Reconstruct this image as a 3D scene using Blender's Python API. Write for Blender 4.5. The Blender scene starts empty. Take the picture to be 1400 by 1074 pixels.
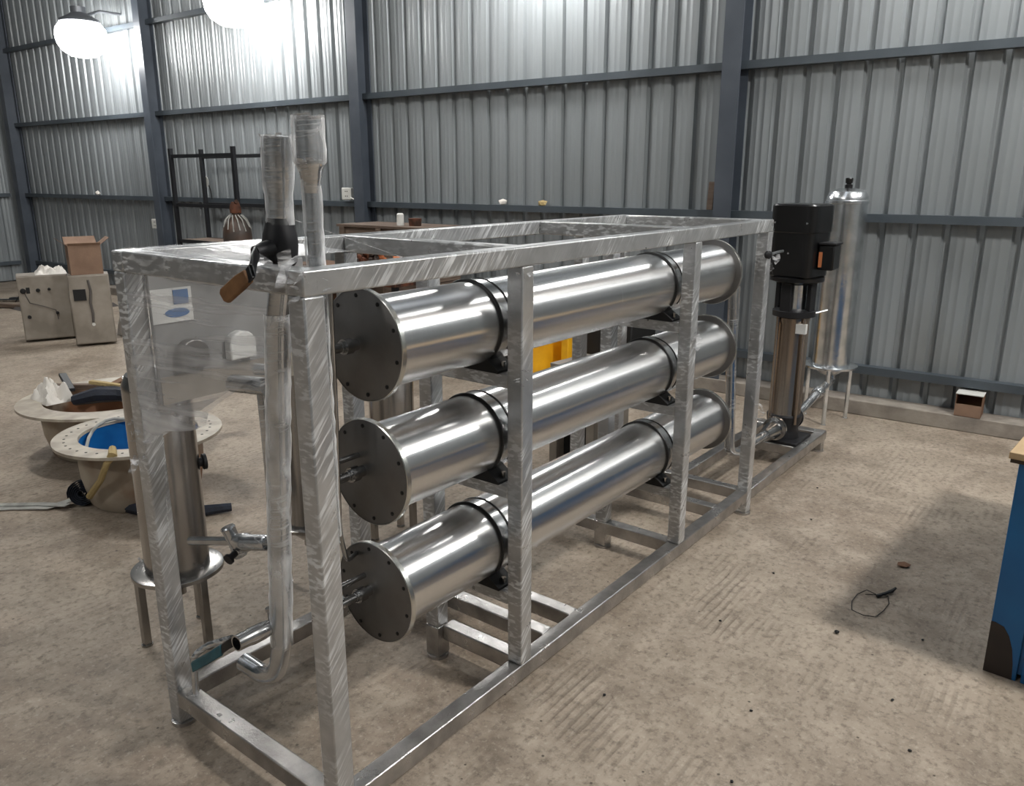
import bpy, bmesh, math, random
from mathutils import Vector, Matrix
S = bpy.context.scene
COL = S.collection
R = math.radians
random.seed(7)

# ------------------------------------------------------------ camera, world, exposure
cam_d = bpy.data.cameras.new('camera'); cam = bpy.data.objects.new('camera', cam_d); COL.objects.link(cam)
cam_d.sensor_width = 36; cam_d.lens = 36*1088.2/1400; cam_d.clip_start = .02; cam_d.clip_end = 100
_y, _p = .6626, -.2643
fw = Vector((math.cos(_y)*math.cos(_p), math.sin(_y)*math.cos(_p), math.sin(_p)))
rt = Vector((math.sin(_y), -math.cos(_y), 0)); upv = rt.cross(fw)
CM = Matrix((rt, upv, -fw)).transposed().to_4x4(); CM.translation = Vector((-.9315, -1.2225, 1.4846))
cam.matrix_world = CM
S.camera = cam
w = bpy.data.worlds.new('world'); S.world = w; w.use_nodes = True
w.node_tree.nodes['Background'].inputs[0].default_value = (.75, .82, .9, 1)
w.node_tree.nodes['Background'].inputs[1].default_value = .6
S.view_settings.view_transform = 'Standard'; S.view_settings.look = 'None'
S.view_settings.gamma = 1; S.view_settings.use_curve_mapping = False
S.view_settings.exposure = 0.0
LAMP_HALL = 460.0     # emission of the hall key lamp, scaled down for added fill lamps
LAMP_WALL = 45.0     # emission of the lamps in front of the back wall
ROOF_FILL = 1.1       # emission of glowing roof strips added as soft fill

# ------------------------------------------------------------ materials
def lin(c):
    return tuple(((x/12.92) if x <= .04045 else ((x+.055)/1.055)**2.4) for x in c)
def mat(name, col, rough=.5, metal=0.0, col2=None, scale=6, detail=6, bump=0.0, bscale=60, stretch=(1, 1, 1),
        lo=.35, hi=.65, col3=None, scale3=2.0, emit=None, spec=.5, rvar=0.0, lo3=.5, hi3=.7, srgb=True, tc='Object'):
    m = bpy.data.materials.new(name); m.use_nodes = True
    n = m.node_tree.nodes; l = m.node_tree.links; b = n['Principled BSDF']
    C = (lambda c: (*lin(c), 1)) if srgb else (lambda c: (*c, 1))
    b.inputs['Base Color'].default_value = C(col); b.inputs['Roughness'].default_value = rough
    b.inputs['Metallic'].default_value = metal; b.inputs['Specular IOR Level'].default_value = spec
    t = n.new('ShaderNodeTexCoord'); mp = n.new('ShaderNodeMapping'); mp.inputs['Scale'].default_value = stretch
    l.new(t.outputs[tc], mp.inputs[0])
    src = None
    if col2:
        no = n.new('ShaderNodeTexNoise'); no.inputs['Scale'].default_value = scale; no.inputs['Detail'].default_value = detail
        l.new(mp.outputs[0], no.inputs['Vector'])
        r = n.new('ShaderNodeMapRange'); r.inputs[1].default_value = lo; r.inputs[2].default_value = hi
        l.new(no.outputs[0], r.inputs[0])
        mx = n.new('ShaderNodeMix'); mx.data_type = 'RGBA'; mx.inputs[6].default_value = C(col); mx.inputs[7].default_value = C(col2)
        l.new(r.outputs[0], mx.inputs[0]); src = mx.outputs[2]
        if rvar:
            rr = n.new('ShaderNodeMapRange'); rr.inputs[3].default_value = rough-rvar; rr.inputs[4].default_value = rough+rvar
            l.new(no.outputs[0], rr.inputs[0]); l.new(rr.outputs[0], b.inputs['Roughness'])
    if col3:
        no = n.new('ShaderNodeTexNoise'); no.inputs['Scale'].default_value = scale3; no.inputs['Detail'].default_value = 8
        l.new(t.outputs[tc], no.inputs['Vector'])
        r = n.new('ShaderNodeMapRange'); r.inputs[1].default_value = lo3; r.inputs[2].default_value = hi3
        l.new(no.outputs[0], r.inputs[0])
        mx = n.new('ShaderNodeMix'); mx.data_type = 'RGBA'; mx.inputs[7].default_value = C(col3)
        if src: l.new(src, mx.inputs[6])
        else: mx.inputs[6].default_value = C(col)
        l.new(r.outputs[0], mx.inputs[0]); src = mx.outputs[2]
    if src: l.new(src, b.inputs['Base Color'])
    if bump:
        no = n.new('ShaderNodeTexNoise'); no.inputs['Scale'].default_value = bscale; no.inputs['Detail'].default_value = 5
        l.new(mp.outputs[0], no.inputs['Vector'])
        bp = n.new('ShaderNodeBump'); bp.inputs['Strength'].default_value = bump; bp.inputs['Distance'].default_value = .01
        l.new(no.outputs[0], bp.inputs['Height']); l.new(bp.outputs[0], b.inputs['Normal'])
    if emit:
        b.inputs['Emission Color'].default_value = (*emit[0], 1); b.inputs['Emission Strength'].default_value = emit[1]
    return m

def film_streaks(name, base, rough, amount=.5, freq=26, horizontal=False, metal=.9, base_amt=.14):
    """metal seen through wound stretch film: diagonal whitish creases in the film"""
    m = mat(name, base, rough, metal, col2=tuple(c*.82 for c in base), scale=9, rvar=.08)
    n = m.node_tree.nodes; l = m.node_tree.links; b = n['Principled BSDF']
    t = n.new('ShaderNodeTexCoord'); mp = n.new('ShaderNodeMapping'); mp.inputs['Scale'].default_value = (1, 1, 1)
    mp.inputs['Rotation'].default_value = (R(0), R(50), R(10)) if not horizontal else (0, R(8), 0)
    mp2 = n.new('ShaderNodeMapping'); mp2.inputs['Scale'].default_value = (.05, .2, 1) if not horizontal else (.05, .05, 1)
    l.new(t.outputs['Object'], mp.inputs[0]); l.new(mp.outputs[0], mp2.inputs[0])
    no = n.new('ShaderNodeTexNoise'); no.inputs['Scale'].default_value = freq*5; no.inputs['Detail'].default_value = 3
    l.new(mp2.outputs[0], no.inputs['Vector'])
    r = n.new('ShaderNodeMapRange'); r.inputs[1].default_value = .50; r.inputs[2].default_value = .60
    l.new(no.outputs[0], r.inputs[0])
    n2 = n.new('ShaderNodeTexNoise'); n2.inputs['Scale'].default_value = 5; n2.inputs['Detail'].default_value = 3
    l.new(t.outputs['Object'], n2.inputs['Vector'])
    r2 = n.new('ShaderNodeMapRange'); r2.inputs[1].default_value = .38; r2.inputs[2].default_value = .62
    l.new(n2.outputs[0], r2.inputs[0])
    mu = n.new('ShaderNodeMath'); mu.operation = 'MULTIPLY'; l.new(r.outputs[0], mu.inputs[0]); l.new(r2.outputs[0], mu.inputs[1])
    mu2 = n.new('ShaderNodeMath'); mu2.operation = 'MULTIPLY'; mu2.operation = 'MULTIPLY_ADD'; mu2.inputs[1].default_value = amount; mu2.inputs[2].default_value = base_amt; l.new(mu.outputs[0], mu2.inputs[0])
    fb = n.new('ShaderNodeBsdfPrincipled'); fb.inputs['Base Color'].default_value = (.85, .87, .88, 1); fb.inputs['Roughness'].default_value = .3
    ms = n.new('ShaderNodeMixShader'); l.new(mu2.outputs[0], ms.inputs[0]); l.new(b.outputs[0], ms.inputs[1]); l.new(fb.outputs[0], ms.inputs[2])
    bp = n.new('ShaderNodeBump'); bp.inputs['Strength'].default_value = .18; bp.inputs['Distance'].default_value = .003
    l.new(no.outputs[0], bp.inputs['Height']); l.new(bp.outputs[0], b.inputs['Normal']); l.new(bp.outputs[0], fb.inputs['Normal'])
    b.inputs['Coat Weight'].default_value = .5; b.inputs['Coat Roughness'].default_value = .12
    l.new(ms.outputs[0], n['Material Output'].inputs['Surface'])
    return m

def film(name, lo_a, hi_a, stretch=(1, 1, 14), rot=(0, 0, 0), scale=5, bump=.6):
    """clear stretch film, mostly see-through, whiter where it is folded"""
    m = bpy.data.materials.new(name); m.use_nodes = True
    n = m.node_tree.nodes; l = m.node_tree.links; b = n['Principled BSDF']
    b.inputs['Base Color'].default_value = (.62, .62, .63, 1); b.inputs['Roughness'].default_value = .25
    t = n.new('ShaderNodeTexCoord'); mp = n.new('ShaderNodeMapping'); mp.inputs['Scale'].default_value = stretch; mp.inputs['Rotation'].default_value = rot
    no = n.new('ShaderNodeTexNoise'); no.inputs['Scale'].default_value = scale; no.inputs['Detail'].default_value = 5; no.inputs['Distortion'].default_value = .3
    l.new(t.outputs['Object'], mp.inputs[0]); l.new(mp.outputs[0], no.inputs['Vector'])
    r = n.new('ShaderNodeMapRange'); r.inputs[1].default_value = .48; r.inputs[2].default_value = .72
    r.inputs[3].default_value = lo_a; r.inputs[4].default_value = hi_a
    l.new(no.outputs[0], r.inputs[0])
    tr = n.new('ShaderNodeBsdfTransparent'); ms = n.new('ShaderNodeMixShader')
    l.new(r.outputs[0], ms.inputs[0]); l.new(tr.outputs[0], ms.inputs[1]); l.new(b.outputs[0], ms.inputs[2])
    bp = n.new('ShaderNodeBump'); bp.inputs['Strength'].default_value = bump; bp.inputs['Distance'].default_value = .01
    l.new(no.outputs[0], bp.inputs['Height']); l.new(bp.outputs[0], b.inputs['Normal'])
    l.new(ms.outputs[0], n['Material Output'].inputs['Surface'])
    return m

M = {}
M['frame'] = film_streaks('wrapped_frame_steel', (.70, .70, .70), .3, .55, 34)
M['frame_bare'] = mat('frame_steel', (.74, .73, .72), .3, .9, col2=(.6, .59, .58), scale=12, rvar=.1, bump=.15, bscale=150)
M['pipe_wrap'] = film_streaks('wrapped_pipe', (.80, .81, .82), .2, .28, 40, horizontal=True, metal=1, base_amt=.03)
M['pipe'] = mat('pipe_steel', (.74, .74, .74), .22, 1, col2=(.6, .6, .6), scale=10, rvar=.06)
M['shell'] = mat('brushed_shell', (.89, .89, .89), .27, 1, col2=(.87, .87, .87), scale=2, detail=2, stretch=(60, .25, .25), rvar=.01)
def aniso(m, amt=.85):
    n = m.node_tree.nodes; l = m.node_tree.links; b = n['Principled BSDF']
    tg = n.new('ShaderNodeTangent'); tg.direction_type = 'RADIAL'; tg.axis = 'X'
    l.new(tg.outputs[0], b.inputs['Tangent']); b.inputs['Anisotropic'].default_value = amt; b.inputs['Anisotropic Rotation'].default_value = 0.25
aniso(M['shell'])
M['plate'] = mat('end_plate_steel', (.50, .495, .49), .42, .9, col2=(.43, .42, .41), scale=5, rvar=.06, bump=.05, bscale=120)
M['plate_rim'] = mat('plate_rim', (.82, .82, .8), .25, 1)
M['filter'] = mat('filter_steel', (.72, .71, .70), .24, 1, col2=(.6, .59, .58), scale=5, stretch=(1, 1, .15), rvar=.05)
M['polished'] = mat('polished_filter', (.93, .94, .95), .25, 1, col2=(.8, .82, .83), scale=12, rvar=.05, bump=.08, bscale=40)
M['rubber'] = mat('black_rubber', (.05, .05, .055), .45)
M['black'] = mat('black_paint', (.05, .052, .058), .3, col2=(.075, .075, .08), scale=8)
M['blackmatt'] = mat('black_matt', (.055, .055, .06), .7)
M['hole'] = mat('bolt_dark', (.08, .08, .08), .5, .3)
M['orange'] = mat('worn_orange_sleeve', (.50, .36, .22), .55, col2=(.40, .27, .15), scale=30)
M['teal'] = mat('teal_sleeve', (.12, .33, .37), .45, col2=(.08, .26, .30), scale=30)
M['rust_steel'] = mat('pump_casing', (.68, .63, .58), .25, .85, col2=(.45, .38, .32), scale=5, stretch=(1, 1, .25), rvar=.08, lo=.4, hi=.7)
M['cast'] = mat('cast_iron_dark', (.14, .14, .15), .5, .4)
M['column'] = mat('column_paint', (.30, .325, .36), .42, .0, col2=(.24, .265, .30), scale=3, bump=.05, bscale=20)
M['purlin'] = mat('purlin_paint', (.29, .32, .345), .42, 0, col2=(.24, .27, .295), scale=3)
M['curb'] = mat('curb_concrete', (.60, .57, .53), .85, col2=(.48, .45, .42), scale=7, bump=.3, bscale=50)
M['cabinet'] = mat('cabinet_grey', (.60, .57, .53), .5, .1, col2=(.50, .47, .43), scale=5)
M['cabinet_dark'] = mat('cabinet_side', (.34, .32, .31), .6, col2=(.28, .26, .25), scale=4)  # dark grey, also paints the shaded side of the left cabinet
M['card'] = mat('cardboard', (.53, .43, .36), .85, col2=(.48, .385, .32), scale=8, bump=.1)
M['card_in'] = mat('cardboard_inside', (.45, .33, .25), .9)
M['white_cloth'] = mat('white_sheet', (.85, .83, .80), .7, bump=.6, bscale=14)
M['tankcream'] = mat('cream_tank', (.66, .62, .56), .6, col2=(.52, .45, .38), scale=4, col3=(.44, .29, .18), scale3=3, lo3=.47, hi3=.62)
M['tankrim'] = mat('tank_rim', (.70, .67, .61), .45, col2=(.58, .54, .49), scale=12)
M['tankblue'] = mat('blue_lining', (.10, .42, .68), .35, col2=(.06, .33, .56), scale=6)
M['navy'] = mat('navy_hose', (.10, .13, .19), .6, col2=(.07, .09, .14), scale=20, bump=.4, bscale=40)
M['strap'] = mat('pale_strap', (.66, .66, .64), .6, col2=(.52, .52, .50), scale=18)
M['rope'] = mat('yellow_rope', (.66, .58, .40), .8, bump=.6, bscale=80)
M['yellow'] = mat('machine_yellow', (.93, .70, .12), .4, col2=(.86, .62, .10), scale=8)
M['yellow_dark'] = mat('machine_yellow_dark', (.80, .50, .08), .45)
M['gas'] = mat('gas_cylinder_brown', (.27, .235, .215), .5, .2, col2=(.33, .25, .20), scale=7, lo=.45, hi=.7)
M['wood'] = mat('crate_wood', (.50, .38, .28), .8, col2=(.38, .28, .21), scale=6, stretch=(1, 1, 8), bump=.3)
M['wood2'] = mat('crate_wood_grey', (.45, .39, .34), .8, col2=(.36, .30, .26), scale=6, stretch=(1, 1, 8), bump=.3)
M['rust'] = mat('rusty_iron', (.46, .27, .18), .8, .2, col2=(.22, .14, .10), scale=12, bump=.5, bscale=40)
M['rack'] = mat('rack_black', (.13, .135, .15), .5, .3)
M['white_plastic'] = mat('white_plastic', (.82, .82, .80), .4)
M['bluepaint'] = mat('bench_blue', (.04, .37, .58), .42, col2=(.03, .31, .51), scale=3)
M['ply'] = mat('bench_plywood', (.72, .62, .48), .7, col2=(.62, .52, .38), scale=4, stretch=(.3, 4, 4))
M['ply_edge'] = mat('bench_edge', (.22, .17, .13), .8)
M['gauge_blue'] = mat('label_blue', (.25, .42, .62), .5)
M['label'] = mat('label_white', (.86, .86, .85), .5)
M['panel'] = mat('panel_grey', (.62, .62, .62), .45, .3, col2=(.55, .55, .55), scale=4)
M['copper'] = mat('orange_sticker', (.75, .45, .28), .5)
M['film'] = film('stretch_film', .30, .8, stretch=(1, .6, 9), rot=(R(14), 0, 0), scale=4, bump=.5)
M['film_top'] = film('stretch_film_top', .25, .8, stretch=(4, 1, 1), rot=(0, 0, R(35)), scale=6)
def sleeve_mat():
    m = film('film_sleeve', .05, .5, stretch=(1, 1, .35), scale=26, bump=.8)
    n = m.node_tree.nodes; l = m.node_tree.links
    lw = n.new('ShaderNodeLayerWeight'); lw.inputs[0].default_value = .35
    pw_ = n.new('ShaderNodeMath'); pw_.operation = 'POWER'; pw_.inputs[1].default_value = 1.5; l.new(lw.outputs['Facing'], pw_.inputs[0])
    ms = [x for x in n if x.type == 'MIX_SHADER'][0]; src = ms.inputs[0].links[0].from_socket
    mx = n.new('ShaderNodeMath'); mx.operation = 'ADD'; mx.use_clamp = True; l.new(src, mx.inputs[0]); l.new(pw_.outputs[0], mx.inputs[1]); l.new(mx.outputs[0], ms.inputs[0])
    b = [x for x in n if x.type == 'BSDF_PRINCIPLED'][0]; b.inputs['Base Color'].default_value = (.88, .89, .9, 1); b.inputs['Roughness'].default_value = .3
    return m
M['sleeve'] = sleeve_mat()
M['film_ws'] = film('stretch_film_wisp', .15, .95, stretch=(1, 1, 4), scale=22, bump=1)
M['lens'] = mat('lamp_lens_hall', (.9, .9, .9), .5, emit=((1, .97, .92), LAMP_HALL))
M['lens_fill'] = mat('lamp_lens_fill', (.9, .9, .9), .5, emit=((1, .97, .92), LAMP_HALL*.35))
M['lens_wall'] = mat('lamp_lens_wall', (.9, .9, .9), .5, emit=((1, .99, .97), LAMP_WALL))
M['lamp_body'] = mat('lamp_housing', (.5, .51, .53), .4, .5)
M['roof'] = mat('roof_sheet', (.52, .54, .56), .45, .3)
M['brownpaint'] = mat('primer_brown', (.13, .10, .09), .6, col2=(.17, .13, .11), scale=12)

def cladding_mat():
    m = mat('cladding_sheet', (.55, .57, .58), .36, .12, col2=(.51, .53, .54), scale=2.2, stretch=(1, 1, .25), rvar=.04,
            col3=(.49, .50, .50), scale3=1.1, lo3=.52, hi3=.75, tc='Object')
    return m
M['clad'] = cladding_mat()

def floor_mat():
    m = bpy.data.materials.new('concrete_floor'); m.use_nodes = True
    n = m.node_tree.nodes; l = m.node_tree.links; b = n['Principled BSDF']
    t = n.new('ShaderNodeTexCoord')
    def noise(scale, det=8, rough=.6, st=None, rot=0):
        o = n.new('ShaderNodeTexNoise'); o.inputs['Scale'].default_value = scale; o.inputs['Detail'].default_value = det; o.inputs['Roughness'].default_value = rough
        if st:
            mp = n.new('ShaderNodeMapping'); mp.inputs['Scale'].default_value = st; mp.inputs['Rotation'].default_value = (0, 0, R(rot))
            l.new(t.outputs['Object'], mp.inputs[0]); l.new(mp.outputs[0], o.inputs['Vector'])
        else: l.new(t.outputs['Object'], o.inputs['Vector'])
        return o.outputs[0]
    def rng(s, a, b_, c=0, d=1):
        r = n.new('ShaderNodeMapRange'); r.inputs[1].default_value = a; r.inputs[2].default_value = b_; r.inputs[3].default_value = c; r.inputs[4].default_value = d
        l.new(s, r.inputs[0]); return r.outputs[0]
    def mix(f, a, c):
        x = n.new('ShaderNodeMix'); x.data_type = 'RGBA'
        l.new(f, x.inputs[0])
        for k, v in ((6, a), (7, c)):
            if isinstance(v, tuple): x.inputs[k].default_value = (*lin(v), 1)
            else: l.new(v, x.inputs[k])
        return x.outputs[2]
    def mul(a, c):
        x = n.new('ShaderNodeMath'); x.operation = 'MULTIPLY'
        for k, v in ((0, a), (1, c)):
            if isinstance(v, float): x.inputs[k].default_value = v
            else: l.new(v, x.inputs[k])
        return x.outputs[0]
    big = noise(.9, 5); mid = noise(5, 10, .68); fine = noise(38, 8, .7)
    c = mix(rng(big, .38, .62), (.50, .445, .39), (.63, .58, .52))
    c = mix(rng(mid, .42, .66, 0, .75), c, (.70, .65, .59))
    c = mix(rng(noise(3.1, 9, .7), .55, .70, 0, .65), c, (.44, .395, .35))
    c = mix(rng(fine, .50, .66, 0, .75), c, (.40, .36, .32))
    c = mix(rng(noise(14, 8, .75), .52, .68, 0, .6), c, (.41, .37, .325))
    c = mix(rng(noise(60, 4, .7), .55, .7, 0, .5), c, (.74, .70, .64))
    v = n.new('ShaderNodeTexVoronoi'); v.inputs['Scale'].default_value = 17; v.inputs['Randomness'].default_value = 1
    l.new(t.outputs['Object'], v.inputs['Vector'])
    pit = rng(v.outputs['Distance'], .05, .085, 1, 0)
    pit = mul(pit, rng(noise(2.3), .48, .56))
    c = mix(mul(pit, .8), c, (.22, .19, .17))
    # raked grooves in patches, running along the machine
    wv = n.new('ShaderNodeTexWave'); wv.bands_direction = 'Y'; wv.inputs['Scale'].default_value = 10.5; wv.inputs['Distortion'].default_value = 2.2
    wv.inputs['Detail'].default_value = 3; wv.inputs['Detail Scale'].default_value = 1.5
    mp = n.new('ShaderNodeMapping'); mp.inputs['Rotation'].default_value = (0, 0, R(-2)); mp.inputs['Scale'].default_value = (.35, 1, 1)
    l.new(t.outputs['Object'], mp.inputs[0]); l.new(mp.outputs[0], wv.inputs['Vector'])
    msk = rng(noise(1.9, 4), .54, .68); grv = mul(rng(wv.outputs[0], .1, .6, 1, 0), msk)
    c = mix(mul(grv, .42), c, (.40, .355, .31))
    l.new(c, b.inputs['Base Color']); b.inputs['Specular IOR Level'].default_value = .35
    l.new(rng(mid, .3, .7, .5, .72), b.inputs['Roughness'])
    ad = n.new('ShaderNodeMath'); ad.operation = 'ADD'; l.new(mul(fine, .5), ad.inputs[0]); l.new(mul(mid, .7), ad.inputs[1])
    sb = n.new('ShaderNodeMath'); sb.operation = 'SUBTRACT'; l.new(ad.outputs[0], sb.inputs[0])
    ad2 = n.new('ShaderNodeMath'); ad2.operation = 'ADD'; l.new(grv, ad2.inputs[0]); l.new(pit, ad2.inputs[1]); l.new(ad2.outputs[0], sb.inputs[1])
    bp = n.new('ShaderNodeBump'); bp.inputs['Strength'].default_value = .35; bp.inputs['Distance'].default_value = .01
    l.new(sb.outputs[0], bp.inputs['Height']); l.new(bp.outputs[0], b.inputs['Normal'])
    return m
M['floor'] = floor_mat()

# ------------------------------------------------------------ mesh helpers
class MB:
    def __init__(s): s.v = []; s.f = []
    def add(s, vs, fs):
        o = len(s.v); s.v += [tuple(v) for v in vs]; s.f += [tuple(i+o for i in f) for f in fs]; return s
    def box(s, a, b, mtx=None):
        (x0, y0, z0), (x1, y1, z1) = a, b
        vs = [Vector(p) for p in ((x0, y0, z0), (x1, y0, z0), (x1, y1, z0), (x0, y1, z0), (x0, y0, z1), (x1, y0, z1), (x1, y1, z1), (x0, y1, z1))]
        if mtx: vs = [mtx @ v for v in vs]
        return s.add(vs, [(0, 3, 2, 1), (4, 5, 6, 7), (0, 1, 5, 4), (1, 2, 6, 5), (2, 3, 7, 6), (3, 0, 4, 7)])
    def lathe(s, o, ax, prof, n=24, caps=True):
        """prof = list of (distance along ax, radius)"""
        o = Vector(o); ax = Vector(ax).normalized(); q = ax.to_track_quat('Z', 'Y'); vs = []; fs = []
        for d, r in prof:
            for k in range(n):
                a = 2*math.pi*k/n; vs.append(o+q @ Vector((r*math.cos(a), r*math.sin(a), d)))
        for i in range(len(prof)-1):
            for k in range(n):
                k2 = (k+1) % n; fs.append((i*n+k, i*n+k2, (i+1)*n+k2, (i+1)*n+k))
        if caps:
            fs.append(tuple(range(n-1, -1, -1))); fs.append(tuple((len(prof)-1)*n+k for k in range(n)))
        return s.add(vs, fs)
    def cyl(s, a, b, r, n=16, r2=None):
        a = Vector(a); b = Vector(b); return s.lathe(a, b-a, [(0, r), ((b-a).length, r if r2 is None else r2)], n)
    def tube(s, pts, r, n=10, closed=False):
        pts = [Vector(p) for p in pts]; vs = []; fs = []; N = len(pts); prev = None
        for i, p in enumerate(pts):
            if closed: t = (pts[(i+1) % N]-pts[i-1])
            else: t = (pts[min(i+1, N-1)]-pts[max(i-1, 0)])
            t.normalize()
            if prev is None:
                u = t.orthogonal().normalized()
            else:
                u = (prev-t*prev.dot(t)).normalized()
            prev = u; v2 = t.cross(u); rr = r[i] if isinstance(r, (list, tuple)) else r
            for k in range(n):
                a = 2*math.pi*k/n; vs.append(p+(u*math.cos(a)+v2*math.sin(a))*rr)
        for i in range(N if closed else N-1):
            j = (i+1) % N
            for k in range(n):
                k2 = (k+1) % n; fs.append((i*n+k, i*n+k2, j*n+k2, j*n+k))
        if not closed:
            fs.append(tuple(range(n-1, -1, -1))); fs.append(tuple((N-1)*n+k for k in range(n)))
        return s.add(vs, fs)
    def mesh(s, name, m):
        me = bpy.data.meshes.new(name); me.from_pydata(s.v, [], s.f); me.materials.append(M[m] if isinstance(m, str) else m)
        me.polygons.foreach_set('use_smooth', [True]*len(me.polygons)); me.update()
        me.set_sharp_from_angle(angle=R(38)); return me
    def build(s, name, m, parent=None, bevel=0, loc=None):
        o = bpy.data.objects.new(name, s.mesh(name, m)); COL.objects.link(o)
        if parent: o.parent = parent
        if loc: o.location = loc
        if bevel:
            b = o.modifiers.new('bevel', 'BEVEL'); b.width = bevel; b.segments = 2; b.limit_method = 'ANGLE'; b.angle_limit = R(50); b.harden_normals = False
        return o
def smoothpath(pts, rad=.03, n=5):
    """round the corners of a polyline"""
    P = [Vector(p) for p in pts]; out = [P[0]]
    for i in range(1, len(P)-1):
        a = P[i-1]-P[i]; b = P[i+1]-P[i]; r = min(rad, a.length*.45, b.length*.45)
        s = P[i]+a.normalized()*r; e = P[i]+b.normalized()*r
        for k in range(n+1):
            t = k/n; out.append((1-t)**2*s+2*t*(1-t)*P[i]+t*t*e)
    out.append(P[-1]); return out
def thing(name, label, cat, loc=(0, 0, 0), rz=0, group=None):
    o = bpy.data.objects.new(name, None); COL.objects.link(o); o.location = loc; o.rotation_euler = (0, 0, rz)
    o.empty_display_size = .1; return tag(o, label, cat, group)
def tag(o, label, cat, group=None):
    o['label'] = label; o['category'] = cat
    if group: o['group'] = group
    return o
def struct(o): o['kind'] = 'structure'; return o
def copy_tree(o, parent=None):
    c = o.copy(); COL.objects.link(c)
    if parent: c.parent = parent
    for ch in list(o.children): copy_tree(ch, c)
    return c
def inst(me, name, parent, loc, rot=None):
    o = bpy.data.objects.new(name, me); COL.objects.link(o); o.parent = parent; o.location = loc
    if rot: o.rotation_euler = rot
    return o

# ------------------------------------------------------------ setting: floor, walls, roof
struct(MB().box((-9, -9, -.1), (6.5, 13, 0)).build('floor', 'floor'))
WR = .0317
RZ = WR
HALL_H = 5.4
SHEET_X = .07                      # the sheets stand behind the purlins
def sheet_mesh(ribs=5, pitch=.183):
    """trapezoidal cladding seen from inside: ribs step away from the room, two small stiffeners per pan"""
    prof = []
    for k in range(ribs):
        y = k*pitch
        prof += [(y, 0), (y+.040, 0), (y+.044, -.0022), (y+.050, -.0022), (y+.054, 0), (y+.084, 0), (y+.088, -.0022), (y+.094, -.0022), (y+.098, 0),
                 (y+.128, 0), (y+.141, .028), (y+.168, .028), (y+.181, 0)]
    prof.append((ribs*pitch-.001, 0))
    m = MB(); n = len(prof)
    vs = [(x, y, 0) for y, x in prof]+[(x, y, HALL_H) for y, x in prof]
    m.add(vs, [(i, i+1, n+i+1, n+i) for i in range(n-1)])
    return m.mesh('cladding_sheet', 'clad')
SHEET = sheet_mesh()
SW = 5*.183
wall = MB().box((SHEET_X+.05, -8.6, 0), (SHEET_X+.11, 11.9, HALL_H)).build('wall_back', 'clad', loc=(4.4484, 0, 0)); wall.rotation_euler = (0, 0, RZ); struct(wall)
y = 11.8-SW
first = True
k = 0
while y > -8.6:
    inst(SHEET, 'cladding_sheet', wall, (SHEET_X+.002*(k % 2), y+.02, .02)); y -= SW; k += 1
COLY = [-6.0, -2.45, 1.07, 4.60, 8.02, 11.62]
def ibeam(h):
    m = MB()
    m.box((-.10, -.062, 0), (-.088, .062, h)); m.box((.048, -.062, 0), (.06, .062, h)); m.box((-.09, -.004, 0), (.05, .004, h))
    return m.mesh('column', 'column')
IB = ibeam(HALL_H)
for cy in COLY: inst(IB, 'column', wall, (0, cy, 0))
def purlin_mb(y0, y1, z):
    m = MB(); m.box((0, y0, z-.025), (.005, y1, z+.025)); m.box((.005, y0, z+.02), (SHEET_X-.002, y1, z+.025)); m.box((.005, y0, z-.025), (SHEET_X-.002, y1, z-.02)); return m
for z in (.275, 1.24, 2.197, 3.17, 4.15, 5.1):
    for a, b in zip(COLY[:-1], COLY[1:]):
        purlin_mb(a+.006, b-.006, z).build('purlin', 'purlin', wall)
# left wall, square to the back wall at the far column
lw = MB().box((-13.3, 11.92, 0), (.12, 11.98, HALL_H)).build('wall_left', 'clad', loc=(4.4484, 0, 0)); lw.rotation_euler = (0, 0, RZ); struct(lw)
x = .08
while x > -13:
    o = inst(SHEET, 'cladding_sheet', lw, (x, 11.86, .02), (0, 0, R(90))); x -= SW
for z in (.275, 1.24, 2.197, 3.17, 4.15, 5.1):
    MB().box((-13, 11.79, z-.025), (-.12, 11.85, z+.025)).build('purlin', 'purlin', lw)
for cx in (-4.5, -8.5): inst(IB, 'column', lw, (cx, 11.77, 0), (0, 0, R(90)))
# the two walls behind the camera and the roof close the hall
struct(MB().box((-9, -8.9, 0), (4.9, -8.8, HALL_H)).build('wall_right', 'clad'))
struct(MB().box((-9.1, -8.9, 0), (-9, 12.4, HALL_H)).build('wall_front', 'clad'))
struct(MB().box((-9.1, -8.9, HALL_H), (5, 12.6, HALL_H+.06)).build('ceiling', 'roof'))
M['roof_fill'] = mat('roof_fill_strip', (.85, .87, .9), .6, emit=((.86, .93, 1.0), ROOF_FILL))
for k, sy in enumerate((-6.2, -.4, 5.4)):
    struct(MB().box((-8, sy, HALL_H-.03), (3.6, sy+.9, HALL_H-.002)).build('fill_strip_%d' % (k+1), 'roof_fill'))  # unseen glowing strips added under the roof as fill light
# low concrete curb along the back wall
curb = MB().box((-.105, -8.3, 0), (SHEET_X-.005, 11.7, .095)).build('trim_1', 'curb', bevel=.006, loc=(4.4484, 0, 0)); curb.rotation_euler = (0, 0, RZ); struct(curb)
def WP(x, y, z): # wall-local to world
    return Vector((4.4484, 0, 0))+Vector((x*math.cos(RZ)-y*math.sin(RZ), x*math.sin(RZ)+y*math.cos(RZ), z))

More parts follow.
